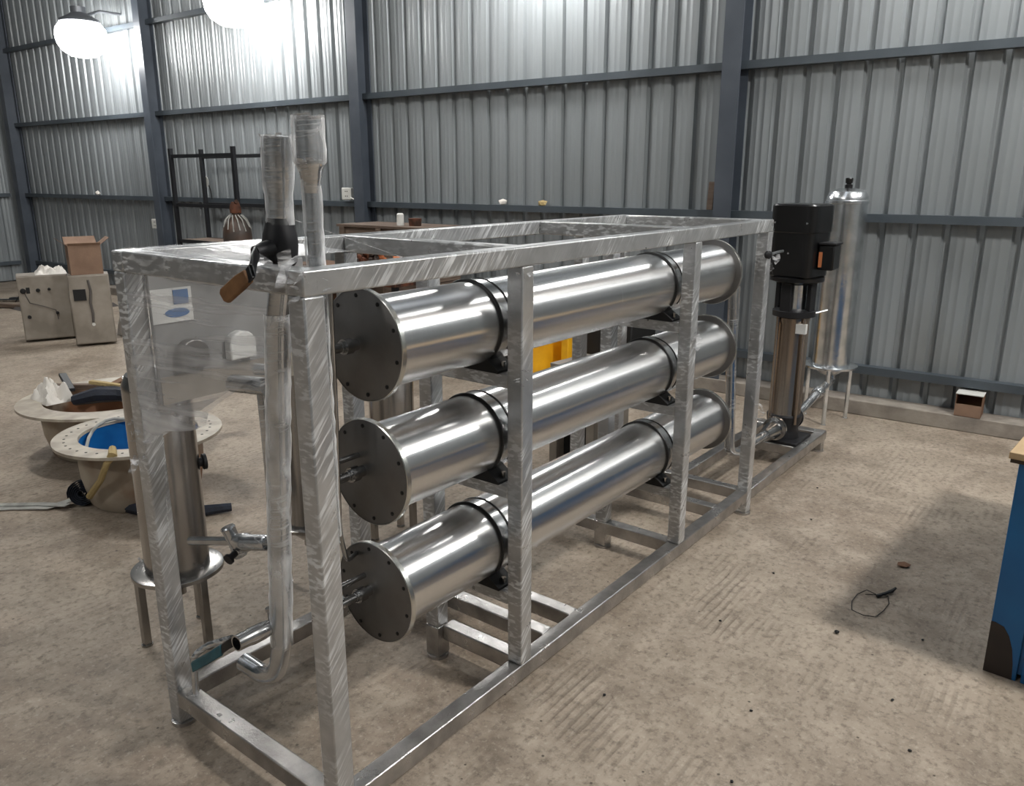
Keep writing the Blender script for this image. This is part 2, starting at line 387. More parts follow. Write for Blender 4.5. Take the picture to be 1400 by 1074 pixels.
# ------------------------------------------------------------ lamps
def lamp(loc, label, lens, r=.2, group=None, bracket=None, drop=None):
    t = thing('high_bay_lamp', label, 'lamp', loc, 0, group)
    up = r*.55 if bracket else 0
    MB().lathe((0, 0, up), (0, 0, 1), [(-.01, r*.8), (.0, r*.82), (.03, r*.75), (.08, r*.4), (.10, r*.3), (.16, r*.3), (.17, r*.15)] if bracket else [(-.02, r*1.04), (.0, r*1.06), (.03, r*.98), (.12, r*.5), (.14, r*.3), (.24, r*.3), (.25, r*.15)], 24).build('housing', 'lamp_body', t)
    MB().lathe((0, 0, 0), (0, 0, -1), [(.0, r), (r*.3, r*.97), (r*.6, r*.85), (r*.85, r*.6), (r*1.0, r*.25)] if not bracket else [(-r*.55, r*.75), (-r*.3, r*.95), (0, r), (r*.3, r*.95), (r*.55, r*.8), (r*.75, r*.5), (r*.82, r*.15)], 28).build('lens', lens, t)
    if bracket: MB().tube([(0, 0, .2), (bracket*.5, 0, .3), (bracket, 0, .3)], .015, 8).build('bracket', 'lamp_body', t)
    if drop: MB().cyl((0, 0, .24), (0, 0, drop), .008, 6).build('suspension_rod', 'lamp_body', t)
    return t
lamp(WP(-.42, 8.63, 3.02), 'glaring white lamp high on the back wall near the far left corner', 'lens_wall', .27, bracket=.48)
lamp(WP(-.42, 5.80, 3.06), 'glaring white lamp at the top edge above the wrapped riser pipes', 'lens_wall', .27, bracket=.48)
lamp(WP(-.42, 2.55, 3.25), 'lamp out of frame above the middle bay of the back wall', 'lens_wall', .24, bracket=.48)
lamp(WP(-.42, -.45, 3.45), 'lamp out of frame above the right bay of the back wall', 'lens_wall', .24, bracket=.48)
lamp(WP(-.42, -3.4, 3.45), 'lamp out of frame on the back wall beyond the bench', 'lens_wall', .24, bracket=.48)
for p in ((1.6, -3.5, 4.5), (.9, 4.6, 4.5), (-4.6, 1.5, 4.5)):  # bench side is the key; the tank and camera ones are added fill
    lamp(p, 'high bay lamp hanging from the hall roof out of frame, %s side' % ('bench' if p[1] < 0 else 'tank' if p[0] > 0 else 'camera'), 'lens' if p[1] < 0 else 'lens_fill', .22, drop=.88)

# ------------------------------------------------------------ the skid frame
W_ = .727; H = 1.3166; T = .05; ZB = .1166
X2, X3, X4, XE = .678, 1.68, 2.411, 3.50
XS = (0, X2, X3, X4-T)
fr = thing('skid_frame', 'long welded steel box-section frame, film wrapped, carrying the three horizontal vessels', 'frame')
def bar(name, a, b, m='frame', bev=.004): return MB().box(a, b).build(name, m, fr, bevel=bev)
# posts
for x in (0, X2, X3, X4-T):
    bar('post', (x, 0, ZB if x in (X2, X3) else .012), (x+T, T, H-T))
bar('post', (2.005, W_-T, ZB), (2.055, W_, H-T))
for x in (0, X4-T): bar('post', (x, W_-T, .012), (x+T, W_, H-T))
for x in (X2, X3): bar('post', (x, .33, ZB-.0), (x+T, .33+T, H-T))
bar('post', (X2, W_-T, ZB), (X2+T, W_, H-T))
# rails
for y0 in (0, W_-T):
    bar('top_rail', (0, y0, H-T), (X4, y0+T, H))
bar('bottom_rail', (T, 0, ZB-T), (X4-T, T, ZB), 'frame_bare'); bar('bottom_rail', (X4, 0, ZB-T), (XE, T, ZB), 'frame_bare')
bar('bottom_rail', (T, W_-T, ZB-T), (X4-T, W_, ZB), 'frame_bare')
bar('bottom_rail', (X4, .33, ZB-T), (XE, .33+T, ZB), 'frame_bare')
for x in (0, X2, X3, X4-T): bar('top_cross_beam', (x, T, H-T), (x+T, W_-T, H))
for x in (0, X3, X4-T): bar('bottom_cross_beam', (x, T, ZB-T), (x+T, W_-T, ZB), 'frame_bare')
for x in (.70, .855): bar('bottom_cross_beam', (x, T, ZB-T), (x+T, .62 if x > .8 else .33, ZB), 'frame_bare')
bar('bottom_cross_beam', (1.00, T, ZB-T), (1.00+T, .62, ZB), 'frame_bare')
bar('bottom_cross_beam', (2.10, T, ZB-T), (2.10+T, W_-T, ZB), 'frame_bare')
bar('bottom_cross_beam', (XE-T*1.4, 0, ZB-.012), (XE, .40, ZB+.002), 'frame_bare')
bar('bottom_cross_beam', (3.10, T, ZB-T), (3.10+T, .33, ZB), 'frame_bare')
VZ = [(.9883+ZB), (.6723+ZB), (.3465+ZB)]
VR = .112; PR = .134; VY = .178
for x in (X2, X3):
    for vz in VZ:
        bar('saddle_beam', (x, T, vz-VR-.013-T*.8), (x+T, .33, vz-VR-.013))
# feet under the corner posts and middle posts
for x, y in ((0, 0), (0, W_-T), (X2, .33), (X3, .33), (X4-T, 0), (X4-T, W_-T), (XE-T, .01), (XE-T, .34)):
    if not (x in (0, X4-T)): MB().box((x-.0015, y-.0015, .012), (x+T+.0015, y+T+.0015, ZB-T-.001 if x > X4 else ZB-.001)).build('foot', 'frame_bare', fr, bevel=.003)
    MB().lathe((x+T/2, y+T/2, 0), (0, 0, 1), [(0, .034), (.01, .034), (.014, .02)], 16).build('foot_pad', 'frame_bare', fr)

# film on the frame
def sheet_grid(fn, nu, nv):
    vs = []; fs = []
    for j in range(nv+1):
        for i in range(nu+1): vs.append(fn(i/nu, j/nv))
    for j in range(nv):
        for i in range(nu):
            a = j*(nu+1)+i; fs.append((a, a+1, a+nu+2, a+nu+1))
    m = MB(); m.add(vs, fs); return m
def lerp(a, b, t): return a+(b-a)*t
def pw(t, pts):
    for (a, va), (b, vb) in zip(pts, pts[1:]):
        if t <= b: return va+(vb-va)*(t-a)/(b-a)
    return pts[-1][1]
rnd = random.Random(3)
def endfilm(u, v):
    yy = lerp(W_-.045, .235, u)
    zt = H-.05
    zb = pw(u, [(0, .84), (.10, .845), (.2, .885), (.45, .905), (.54, .925), (.55, .95), (.85, 1.05), (1, 1.07)])
    z = lerp(zt, zb, v)
    return (-.002+.10*u*u+.015*math.sin(math.pi*u)*math.sin(math.pi*v*.9)+.004*math.sin(23*u+9*v), yy, z)
sheet_grid(endfilm, 28, 16).build('stretch_film', 'film', fr)
def topfilm(u, v): return (lerp(.01, .42, v)*(1-.25*u), lerp(W_-.01, .22, u), H+.003-.02*math.sin(math.pi*u)*math.sin(math.pi*v))
sheet_grid(topfilm, 16, 10).build('stretch_film', 'film_top', fr)
def sidefilm(u, v): return (lerp(.0, .62, u), W_-.001-.01*math.sin(math.pi*v), lerp(H-.04, pw(u, [(0, .80), (.5, .92), (1, 1.1)]), v))
sheet_grid(sidefilm, 16, 10).build('stretch_film', 'film', fr)
# crumpled bunches of film where it is tied off
def bunch(c, s, n=16, name='film_knot'):
    m = MB(); rr = random.Random(int(c[0]*1000+c[2]*77))
    for k in range(n):
        p = Vector(c)+Vector([rr.uniform(-1, 1)*s[i] for i in range(3)])
        a = Vector([rr.uniform(-1, 1) for _ in range(3)])*max(s)*.8; b = Vector([rr.uniform(-1, 1) for _ in range(3)])*max(s)*.45
        m.add([p, p+a, p+a+b, p+b*1.3], [(0, 1, 2, 3)])
    o = m.build(name, 'film_ws', fr); return o
for c, s in (((X2+.02, 0, H-.065), (.03, .01, .02)), ((X3+.03, -.004, .92), (.03, .008, .03)), ((.02, -.003, H-.03), (.03, .012, .02)),
             ((0, W_, .86), (.01, .02, .03)), ((X4, 0, 1.18), (.02, .01, .06)), ((0.0, .1, H-.0), (.01, .06, .01)), ((0, W_-.03, .80), (.01, .02, .05)),
             ((X2, 0, .98), (.01, .008, .02)), ((X4-.02, 0, .5), (.02, .008, .05)), ((0, W_-.02, .13), (.01, .02, .01))):
    bunch(c, s, 9)

for a, b in (((.12, .17, 1.40), (.30, .03, 1.315)), ((.02, .62, .86), (.02, .66, .55)), ((X3+.05, -.002, .93), (X3+.09, .06, .80))):
    MB().tube([a, b], .0012, 4).build('film_strand', 'film_ws', fr)
# ------------------------------------------------------------ pressure vessels
BAND = MB()
def ring_pts(r, x, a0=0, a1=360, n=40): return [(x, r*math.cos(R(a0+(a1-a0)*k/n)), r*math.sin(R(a0+(a1-a0)*k/n))) for k in range(n+1)]
XF, XG = .295, 2.221
def vessel(z, label, elbow):
    t = thing('pressure_vessel', label, 'pressure vessel', (XF, VY, z), 0, 'horizontal pressure vessels in the frame')
    L = XG-XF
    MB().lathe((.012, 0, 0), (1, 0, 0), [(0, VR), (L-.024, VR)], 72).build('shell', 'shell', t)
    for x, d in ((0, -1), (L, 1)):
        pl = MB().lathe((x, 0, 0), (d, 0, 0), [(-.014, PR-.002), (-.012, PR), (.0, PR), (.002, PR-.003)], 64).build('end_plate', 'plate', t)
        MB().lathe((x-d*.008, 0, 0), (d, 0, 0), [(-.003, PR-.001), (-.003, PR+.0012), (.009, PR+.0012), (.0105, PR-.001)], 64, caps=False).build('rim', 'plate_rim', pl)
        for k in range(10):
            a = R(36*k+12)
            MB().lathe((x+d*.002, .118*math.cos(a), .118*math.sin(a)), (d, 0, 0), [(0, .0052), (.0015, .0052), (.002, .004)], 8).build('bolt', 'hole', pl)
    for xc in (X2+T/2-XF, X3+T/2-XF):
        for dx, rr in ((-.030, .0048), (.018, .0036)):
            MB().tube(ring_pts(VR+rr*.6, xc+dx, -70, 215), rr, 8).build('rubber_strap', 'rubber', t)
        m = MB(); n = 48
        P = ring_pts(VR+.004, xc-.006, -75, 255, n)
        vs = []
        for p in P: vs += [(p[0]-.017, p[1], p[2]), (p[0]+.017, p[1], p[2])]
        m.add(vs, [(2*i, 2*i+1, 2*i+3, 2*i+2) for i in range(n)]); m.build('clamp_band', 'pipe', t)
        sd = MB(); pts = [(-.105, -VR-.013), (.105, -VR-.013), (.105, -VR-.006)]
        arc = [(VR*1.0*math.cos(R(a)), VR*1.0*math.sin(R(a))) for a in range(-54, -127, -4)]
        pts += arc+[(-.105, -VR-.006)]
        # two side wings plus the base; built as a prism
        n = len(pts); vs = [(xc-.036, p[0], p[1]) for p in pts]+[(xc+.036, p[0], p[1]) for p in pts]
        fs = [tuple(range(n)), tuple(range(2*n-1, n-1, -1))]+[(i, n+i, n+(i+1) % n, (i+1) % n) for i in range(n)]
        sd.add(vs, fs).build('saddle', 'blackmatt', t)
        MB().lathe((xc, -.095, -VR-.008), (0, 0, 1), [(0, .007), (.022, .007)], 8).build('saddle_bolt', 'pipe', t)
    # ports at the near plate
    p1 = MB(); p1.tube([(0, .02, .0), (-.05, .02, .0)], .014, 14); p1.build('port', 'pipe', t)
    MB().lathe((-.02, .02, 0), (-1, 0, 0), [(0, .019), (.022, .019)], 12).build('port_collar', 'pipe', t)
    MB().tube([(-.045, .02, 0), (-.16, .02, 0)], .0115, 12).build('port_pipe', 'pipe', t)
    if elbow:
        MB().tube([(0, .035, .038), (-.12, .035, .038)], .0075, 10).build('port_pipe', 'pipe', t)
    MB().tube([(L, .0, -.0), (L+.05, 0, 0)], .014, 12).build('port', 'pipe', t)
    return t
vessel(VZ[0], 'topmost brushed steel horizontal pressure vessel in the frame', False)
vessel(VZ[1], 'middle brushed steel horizontal pressure vessel in the frame', True)
vessel(VZ[2], 'lowest brushed steel horizontal pressure vessel in the frame', True)

# thin sample tube running down behind the near corner post
o = MB().tube(smoothpath([(.2, .166, 1.30), (.2, .172, 1.0), (.2, .185, .66), (.22, .19, .575), (.295, .24, .555)], .03), .006, 10).build('sample_tube', 'pipe')
tag(o, 'thin steel tube beside the near corner post ending at the lowest vessel plate', 'tube')

def flat_bar(pts, wv, th):
    m = MB(); vs = []
    for i, p in enumerate(pts):
        p = Vector(p); ww = Vector(wv[i] if isinstance(wv, list) else wv); tt = Vector(th)
        vs += [p-ww-tt, p+ww-tt, p+ww+tt, p-ww+tt]
    n = len(pts); fs = [(0, 1, 2, 3), (4*n-1, 4*n-2, 4*n-3, 4*n-4)]
    for i in range(n-1):
        for k in range(4): fs.append((4*i+k, 4*(i+1)+k, 4*(i+1)+(k+1) % 4, 4*i+(k+1) % 4))
    m.add(vs, fs); return m

# ------------------------------------------------------------ risers with valves
RX = .1
t = thing('riser_pipe', 'film wrapped steel riser with swollen top and orange-handled valve beside the near corner', 'pipe', (RX, .2, 0))
def L(x, y, z): return (x-RX, y-.2, z)
MB().tube(smoothpath([L(RX, .195, 1.30), L(RX, .232, 1.17), L(RX, .279, .72), L(RX, .315, .34), L(RX, .345, .262), L(RX, .40, .232), L(RX, .49, .235)], .05), .0245, 20).build('pipe', 'pipe_wrap', t)
MB().tube([L(RX, .192, 1.40), L(RX, .188, 1.432), L(RX, .187, 1.455), L(RX, .187, 1.478), L(RX, .179, 1.565)], [.0245, .0245, .0245, .0285, .0285], 20).build('socket', 'pipe_wrap', t)
MB().tube([L(RX, .188, 1.482), L(RX, .188, 1.487)], .0300, 20).build('socket_ring', 'pipe_wrap', t)
vb = MB().lathe(L(RX, .199, 1.305), (0, -.06, 1), [(0, .027), (.008, .033), (.028, .036), (.05, .037), (.066, .035), (.08, .031), (.1, .027)], 20).build('valve_body', 'cast', t)
MB().lathe(L(.075, .19, 1.345), (-1, -.2, -.1), [(0, .018), (.03, .016), (.04, .012), (.05, .012)], 14).build('valve_stem', 'cast', vb)
flat_bar([L(.03, .178, 1.342), L(-.03, .105, 1.330), L(-.058, .070, 1.318), L(-.062, .080, 1.306)], (.003, .009, .011), (.004, 0, 0)).build('lever', 'black', t, bevel=.002)
flat_bar([L(-.062, .076, 1.309), L(-.065, .10, 1.295), L(-.068, .148, 1.266), L(-.068, .156, 1.262)], [(0, .008, .011), (0, .0095, .013), (0, .0095, .013), (0, .006, .007)], (.006, 0, 0)).build('lever_sleeve', 'orange', t, bevel=.003)

t2 = thing('riser_pipe', 'thinner and taller film wrapped standpipe with wide socket on top', 'pipe', (RX, .085, 0))
MB().tube([(0, 0, .70), (0, -.002, 1.48)], .0145, 16).build('pipe', 'pipe_wrap', t2)
MB().tube([(0, -.003, 1.455), (0, -.004, 1.50), (0, -.004, 1.505), (0, -.004, 1.517), (0, -.004, 1.518), (0, -.005, 1.598)], [.0145, .024, .028, .028, .0255, .0255], 20).build('socket', 'pipe_wrap', t2)
def frill(c, r, h, parent, n=22, seed=2):
    m = MB(); rr = random.Random(seed)
    for k in range(n):
        a = 2*math.pi*k/n; p = Vector(c)+Vector((r*math.cos(a), r*math.sin(a), rr.uniform(-h, h)*.3)); q = p+Vector((math.cos(a)*rr.uniform(0, .012), math.sin(a)*rr.uniform(0, .012), rr.uniform(.2, 1)*h))
        s = Vector((-math.sin(a), math.cos(a), 0))*.008
        m.add([p-s, p+s, q+s*.6, q-s*.9], [(0, 1, 2, 3)])
    return m.build('film_edge', 'film_ws', parent)
def sleeve(parent, pts, n=18):
    m = MB(); rr = random.Random(len(pts)); vs = []
    P = []
    for (a, ra), (b, rb) in zip(pts, pts[1:]):
        k = max(2, int((Vector(b)-Vector(a)).length/.02))
        for i in range(k): P.append((Vector(a).lerp(Vector(b), i/k), lerp(ra, rb, i/k)))
    P.append((Vector(pts[-1][0]), pts[-1][1]))
    for p, r in P:
        for k in range(n):
            a = 2*math.pi*k/n; q = r+rr.uniform(.0, .0028)
            vs.append(p+Vector((q*math.cos(a), q*math.sin(a), 0)))
    m.add(vs, [(i*n+k, i*n+(k+1) % n, (i+1)*n+(k+1) % n, (i+1)*n+k) for i in range(len(P)-1) for k in range(n)])
    return m.build('film_sleeve', 'sleeve', parent)
sleeve(t, [(L(RX, .192, 1.39), .0275), (L(RX, .188, 1.45), .027), (L(RX, .186, 1.48), .0315), (L(RX, .179, 1.567), .0315)])
sleeve(t, [(L(RX, .225, 1.20), .027), (L(RX, .279, .72), .0265), (L(RX, .312, .36), .0265)])
sleeve(t2, [((0, 0, .72), .0170), ((0, -.002, 1.49), .018), ((0, -.004, 1.515), .031), ((0, -.005, 1.60), .0300)])
frill((0, -.005, 1.590), .026, .012, t2); frill((0, -.004, 1.512), .028, .012, t2, 14, 5)
frill((0, -.021, 1.558), .0285, .012, t, 18, 3)

# drain valve on a branch of the riser, teal handle
t = thing('drain_valve', 'small open-ended ball valve with teal handle near the floor at the near end', 'valve', (RX, .45, .3))
def Q(x, y, z): return (x-RX, y-.45, z-.3)
D0 = Vector(Q(.10, .325, .412)); DD = Vector((-.115, -.004, .004))
o = MB(); o.lathe(D0, DD, [(0, .014), (.02, .014), (.022, .019), (.045, .022), (.075, .022), (.09, .0195), (.118, .0195), (.118, .016), (.08, .015)], 22, caps=False); o.build('barrel', 'pipe', t)
MB().lathe(D0+DD*.82, DD, [(0, .0155), (.002, .0155)], 16).build('bore_shade', 'hole', t)  # dark disc stands in for the shade inside the open bore
MB().lathe(Q(.085, .325, .43), (0, .1, 1), [(.0, .008), (.022, .008), (.024, .011), (.032, .011)], 10).build('bleed_nipple', 'pipe', t)
MB().tube([Q(.03, .335, .412), Q(.02, .36, .40)], .009, 10).build('stem', 'cast', t)
flat_bar([Q(.015, .345, .41), Q(.0, .38, .385), Q(-.005, .42, .352)], (.004, .005, .010), (.003, .003, 0)).build('lever', 'black', t, bevel=.002)
flat_bar([Q(-.005, .41, .358), Q(-.012, .47, .312), Q(-.018, .54, .262)], (.003, .007, .011), (.005, .002, 0)).build('lever_sleeve', 'teal', t, bevel=.004)
# support tube under the drain valve
o = MB().tube(smoothpath([(.09, .52, .300), (.06, .60, .262), (.03, .622, .235), (.025, .622, .118)], .02), .009, 10).build('drain_tube', 'pipe_wrap')
tag(o, 'short bent drain tube standing on the near bottom beam beside the teal handle', 'tube')

# low-pressure pipe from first filter to the riser
t = thing('branch_pipe', 'horizontal pipe with union joining the nearest upright filter to the riser', 'pipe', (.2, .6, .5))
MB().tube([(0, .28, -.065), (0, -.13, .055)], .013, 14).build('pipe', 'pipe_wrap', t)
MB().lathe((0, .03, .005), (0, -1, .28), [(0, .022), (.02, .026), (.05, .026), (.06, .022), (.14, .022), (.15, .019)], 18).build('union', 'pipe_wrap', t)
MB().lathe((0, .045, -.0), (-.2, .3, 1), [(-.045, .018), (-.04, .021), (-.02, .019), (.0, .018), (.04, .019), (.045, .021), (.05, .018)], 16).build('tee', 'pipe_wrap', t)
MB().lathe((-.01, .03, -.025), (-1, -.2, -.3), [(0, .01), (.02, .01), (.022, .016), (.03, .016)], 12).build('plug', 'cast', t)
t = thing('header_stub', 'short wrapped pipe stub with open upper nozzle left of the riser', 'pipe', (.2, .49, .97))
MB().lathe((0, .085, 0.0), (0, -1, .10), [(0, .0235), (.1, .0235), (.15, .0235)], 20).build('pipe', 'pipe_wrap', t)
MB().lathe((0, -.06, .058), (-.25, 1, -.05), [(-.02, .013), (.03, .015), (.031, .012)], 16).build('nozzle', 'pipe_wrap', t)
MB().lathe((-.006, -.0295, .0565), (-.25, 1, -.05), [(0, .0125), (.001, .0125)], 16).build('nozzle_bore', 'hole', t)
MB().tube([(0, -.035, -.0), (0, -.04, -.2), (-.0, -.035, -.45)], .013, 12).build('downpipe', 'pipe_wrap', t)

# ------------------------------------------------------------ control panel behind the end film
t = thing('control_panel', 'grey instrument panel with white and blue label behind stretch film', 'panel', (.06, .66, .93))
MB().box((-.012, 0, 0), (.45, .014, .335)).build('panel_plate', 'panel', t, bevel=.003)
lb = MB().box((-.012, -.004, .205), (.095, -.001, .29)).build('label_sheet', 'label', t)
MB().lathe((0, -.0045, 0), (0, -1, 0), [(0, .03), (.001, .03)], 24).build('logo_oval', 'gauge_blue', lb)
lb.children[0].scale = (1.1, 1, .38); lb.children[0].location = (.052, 0, .228)
MB().box((.045, -.0065, .25), (.085, -.0045, .285)).build('logo_block', 'gauge_blue', lb)
for k, x in enumerate((.075, .215)):
    g = MB(); pts = [(x-.04, .085), (x+.04, .085)]+[(x+.04*math.cos(R(a)), .125+.035*math.sin(R(a))) for a in range(0, 181, 20)]
    n = len(pts); g.add([(p[0], -.03, p[1]) for p in pts]+[(p[0], -.001, p[1]) for p in pts], [tuple(range(n)), tuple(range(2*n-1, n-1, -1))]+[(i, n+i, n+(i+1) % n, (i+1) % n) for i in range(n)])
    g.build('meter_window', 'label' if k else 'plate', t, bevel=.004)
MB().box((-.01, -.004, 0), (.45, -.001, .07)).build('lower_strip', 'cabinet', t)

# ------------------------------------------------------------ upright filter housings
def filter_housing(loc, label, h, r, ring_z, ring_r, m, rot=0, leg=.012, cap='polished'):
    t = thing('filter_housing', label, 'filter', loc, rot)
    MB().lathe((0, 0, 0), (0, 0, 1), [(ring_z, r), (h-.07, r), (h-.05, r*1.0), (h-.02, r*.86), (h-.004, r*.5), (h, r*.16)], 48).build('body', m, t)
    MB().lathe((0, 0, 0), (0, 0, 1), [(ring_z-.014, r*.9), (ring_z-.014, ring_r), (ring_z-.002, ring_r), (ring_z, ring_r-.004), (ring_z, r*.9)], 48, caps=False).build('base_ring', m, t)
    MB().lathe((0, 0, 0), (0, 0, 1), [(ring_z-.07, .03), (ring_z-.05, r*.6), (ring_z-.014, r*.9)], 32).build('dished_bottom', m, t)
    for k in range(3):
        a = R(120*k+35); p = ((ring_r-.022)*math.cos(a), (ring_r-.022)*math.sin(a))
        l_ = MB().box((p[0]-leg, p[1]-leg, .004), (p[0]+leg, p[1]+leg, ring_z-.014)).build('leg', m, t, bevel=.002)
        MB().lathe((p[0], p[1], 0), (0, 0, 1), [(0, leg*1.5), (.006, leg*1.5)], 12).build('foot_pad', m, l_)
    MB().tube([(0, 0, ring_z-.05), (0, 0, ring_z-.1), ], .018, 12).build('bottom_outlet', m, t)
    return t
t = filter_housing((.262, 1.095, 0), 'near-left upright steel filter housing behind the film-covered end', .93, .099, .262, .142, 'filter')
MB().lathe((.08, -.035, .60), (1, -.3, 0), [(0, .015), (.02, .015), (.022, .026), (.032, .026)], 18).build('side_port', 'cast', t)
frill((0, 0, .262), .12, .02, t, 26, 11)
filter_housing((.78, 1.09, 0), 'second upright filter housing, mostly hidden behind the near corner post', .90, .085, .24, .11, 'filter')
filter_housing((1.24, 1.10, 0), 'third upright filter housing, seen between the top and middle vessels', .93, .092, .24, .118, 'filter')
t = filter_housing((4.115, .195, 0), 'tall polished steel filter housing by the back wall behind the pump', 1.425, .116, .362, .163, 'polished', R(40), .010)
MB().lathe((0, 0, 1.423), (0, 0, 1), [(0, .022), (.02, .022), (.022, .014), (.03, .014), (.03, .02), (.055, .022), (.06, .018)], 16).build('top_cap', 'black', t)
MB().lathe((0, 0, 0), (0, 0, 1), [(1.335, .117), (1.338, .124), (1.352, .124), (1.358, .117)], 40, caps=False).build('top_band', 'polished', t)
frill((0, 0, .362), .13, .018, t, 26, 12)

# ------------------------------------------------------------ vertical multistage pump
PX, PY = 3.23, .155
t = thing('vertical_pump', 'vertical multistage pump with black motor at the far end of the frame', 'pump', (PX, PY, ZB))
MB().box((-.12, -.115, 0), (.12, .115, .016)).build('base_plate', 'cast', t, bevel=.003)
MB().lathe((0, 0, .016), (0, 0, 1), [(0, .085), (.03, .08), (.05, .075), (.09, .09), (.12, .092), (.13, .08)], 28).build('volute', 'cast', t)
MB().lathe((0, 0, .13), (0, 0, 1), [(0, .074), (.005, .086), (.02, .078), (.50, .078), (.52, .084), (.535, .084)], 40).build('stage_casing', 'rust_steel', t)
for k in range(4):
    a = R(45+90*k+10); MB().cyl((.092*math.cos(a), .092*math.sin(a), .1), (.092*math.cos(a), .092*math.sin(a), .69), .0085, 10).build('tie_rod', 'rust_steel', t)
MB().lathe((0, 0, .665), (0, 0, 1), [(0, .085), (.008, .108), (.036, .108), (.045, .09)], 28).build('head_flange', 'cast', t)
lan = MB()
for k in range(4):
    a = R(80+90*k); c, s = math.cos(a), math.sin(a); mt = Matrix.Rotation(a, 4, 'Z'); lan.box((.075, -.028, .70), (.1, .028, .86), mt)
lan.build('lantern', 'cast', t, bevel=.004)
MB().lathe((0, 0, .705), (0, 0, 1), [(0, .062), (.13, .062)], 24).build('coupling_guard', 'polished', t)
MB().cyl((0, 0, .7), (0, 0, .9), .02, 12).build('shaft', 'pipe', t)
mt_ = MB().lathe((0, 0, .845), (0, 0, 1), [(0, .10), (.012, .135), (.03, .135), (.035, .122)], 28).build('motor_flange', 'black', t)
mb = MB(); n = 40; prof = []
def rsq(r, k, n=40, p=4):
    a = 2*math.pi*k/n; c, s = abs(math.cos(a)), abs(math.sin(a)); f = (c**p+s**p)**(-1/p); return r*f
vs = []; lv = [(.875, .105), (.885, .115), (1.10, .115), (1.105, .119), (1.232, .119), (1.24, .112)]
for z, r in lv:
    for k in range(n):
        a = 2*math.pi*(k+.5)/n; rr = rsq(r, k+.5, n, 7); vs.append((rr*math.cos(a), rr*math.sin(a), z))
fs = [(i*n+k, i*n+(k+1) % n, (i+1)*n+(k+1) % n, (i+1)*n+k) for i in range(len(lv)-1) for k in range(n)]+[tuple(range(n-1, -1, -1)), tuple((len(lv)-1)*n+k for k in range(n))]
mb.add(vs, fs); mo = mb.build('motor', 'black', t); mo.rotation_euler = (0, 0, R(-8))
for x, z in ((-.085, 1.15), (.085, 1.15), (.0, 1.0)):
    MB().lathe((-.117, -x-.0, z), (-1, 0, 0), [(0, .006), (.004, .005)], 10).build('screw', 'polished', mo)
tb = MB().box((-.06, -.19, .92), (.05, -.112, 1.045)).build('terminal_box', 'black', t, bevel=.008)
MB().box((-.065, -.196, 1.045), (.055, -.112, 1.056)).build('box_lid', 'cast', tb, bevel=.003)
MB().box((-.0635, -.135, .935), (-.0605, -.118, 1.01)).build('rating_sticker', 'copper', tb)
MB().box((.0-.07, -.1300, .55), (-.04, -.08, .60), Matrix.Translation((0, .04, .04))).build('casing_label', 'label', t)
MB().cyl((.05, -.09, .685), (.10, -.14, .70), .006, 8).build('vent_screw', 'polished', t)
for d in (-1, 1):
    MB().lathe((d*.07, 0, .085), (d, 0, 0), [(0, .04), (.05, .04), (.052, .062), (.07, .062)], 24).build('port_flange', 'cast' if d > 0 else 'pipe', t)

t = thing('suction_pipe', 'wrapped pipe rising from the pump inlet then up behind the far vessel ends', 'pipe', (2.75, .155, .2))
MB().tube(smoothpath([(.335, 0, 0), (-.14, 0, 0), (-.20, .02, .02), (-.20, .04, .40), (-.2, .06, .85)], .07), .024, 16).build('pipe', 'pipe_wrap', t)
MB().lathe((.20, 0, 0), (1, 0, 0), [(0, .032), (.03, .036), (.09, .046), (.13, .046), (.135, .06), (.15, .06)], 20).build('reducer', 'pipe', t)
MB().tube([(-.14, .055, .15), (-.14, .06, .80)], .013, 12).build('return_line', 'pipe_wrap', t)
t = thing('discharge_pipe', 'wrapped pipe from the pump foot up to the polished filter housing', 'pipe', (3.4, .155, .2))
MB().tube(smoothpath([(-.03, 0, 0), (.10, 0, 0.0), (.52, .01, .055), (.71, .02, .06), (.715, .02, .10)], .05), .023, 16).build('pipe', 'pipe_wrap', t)
MB().lathe((.40, .01, .038), (1, 0, .1), [(0, .028), (.01, .034), (.06, .034), (.07, .028)], 18).build('union', 'pipe_wrap', t)
t = thing('pressure_gauge', 'small dark gauge with thin stub on the far right corner post of the frame', 'gauge', (2.30, -.026, 1.18))
MB().tube([(.0, 0, 0), (.12, -.0, .003), (.17, .0, .003)], .006, 8).build('stub', 'pipe', t)
MB().lathe((0, 0, 0), (-.5, -1, 0), [(-.006, .013), (-.004, .016), (.008, .016), (.01, .013)], 20).build('dial', 'cast', t)

# ------------------------------------------------------------ blue bench at the right edge
t = thing('work_bench', 'blue steel cabinet bench with plywood top cut by the right edge', 'bench', (1.70, -1.045, 0), R(-4))
MB().box((0, -.9, .02), (.012, 0, .69)).build('front_frame', 'bluepaint', t)
def bb(n, a, b, m='bluepaint'): return MB().box(a, b).build(n, m, t, bevel=.002)
bb('side_panel', (.012, -.02, .01), (1.26, 0, .69))
bb('back_panel', (1.24, -.9, .01), (1.26, -.02, .69))
bb('side_panel', (.012, -.9, .01), (1.24, -.88, .69))
bb('bottom_rail', (-.012, -.9, .0), (.0, -.1, .075))
bb('stile', (-.012, -.088, .0), (.0, .0, .69))
MB().box((-.008, -.5, .085), (-.0005, -.118, .52)).build('door_panel', 'ply', t, bevel=.001)
MB().box((-.004, -.52, .075), (-.0002, -.098, .545)).build('door_gap', 'ply_edge', t)
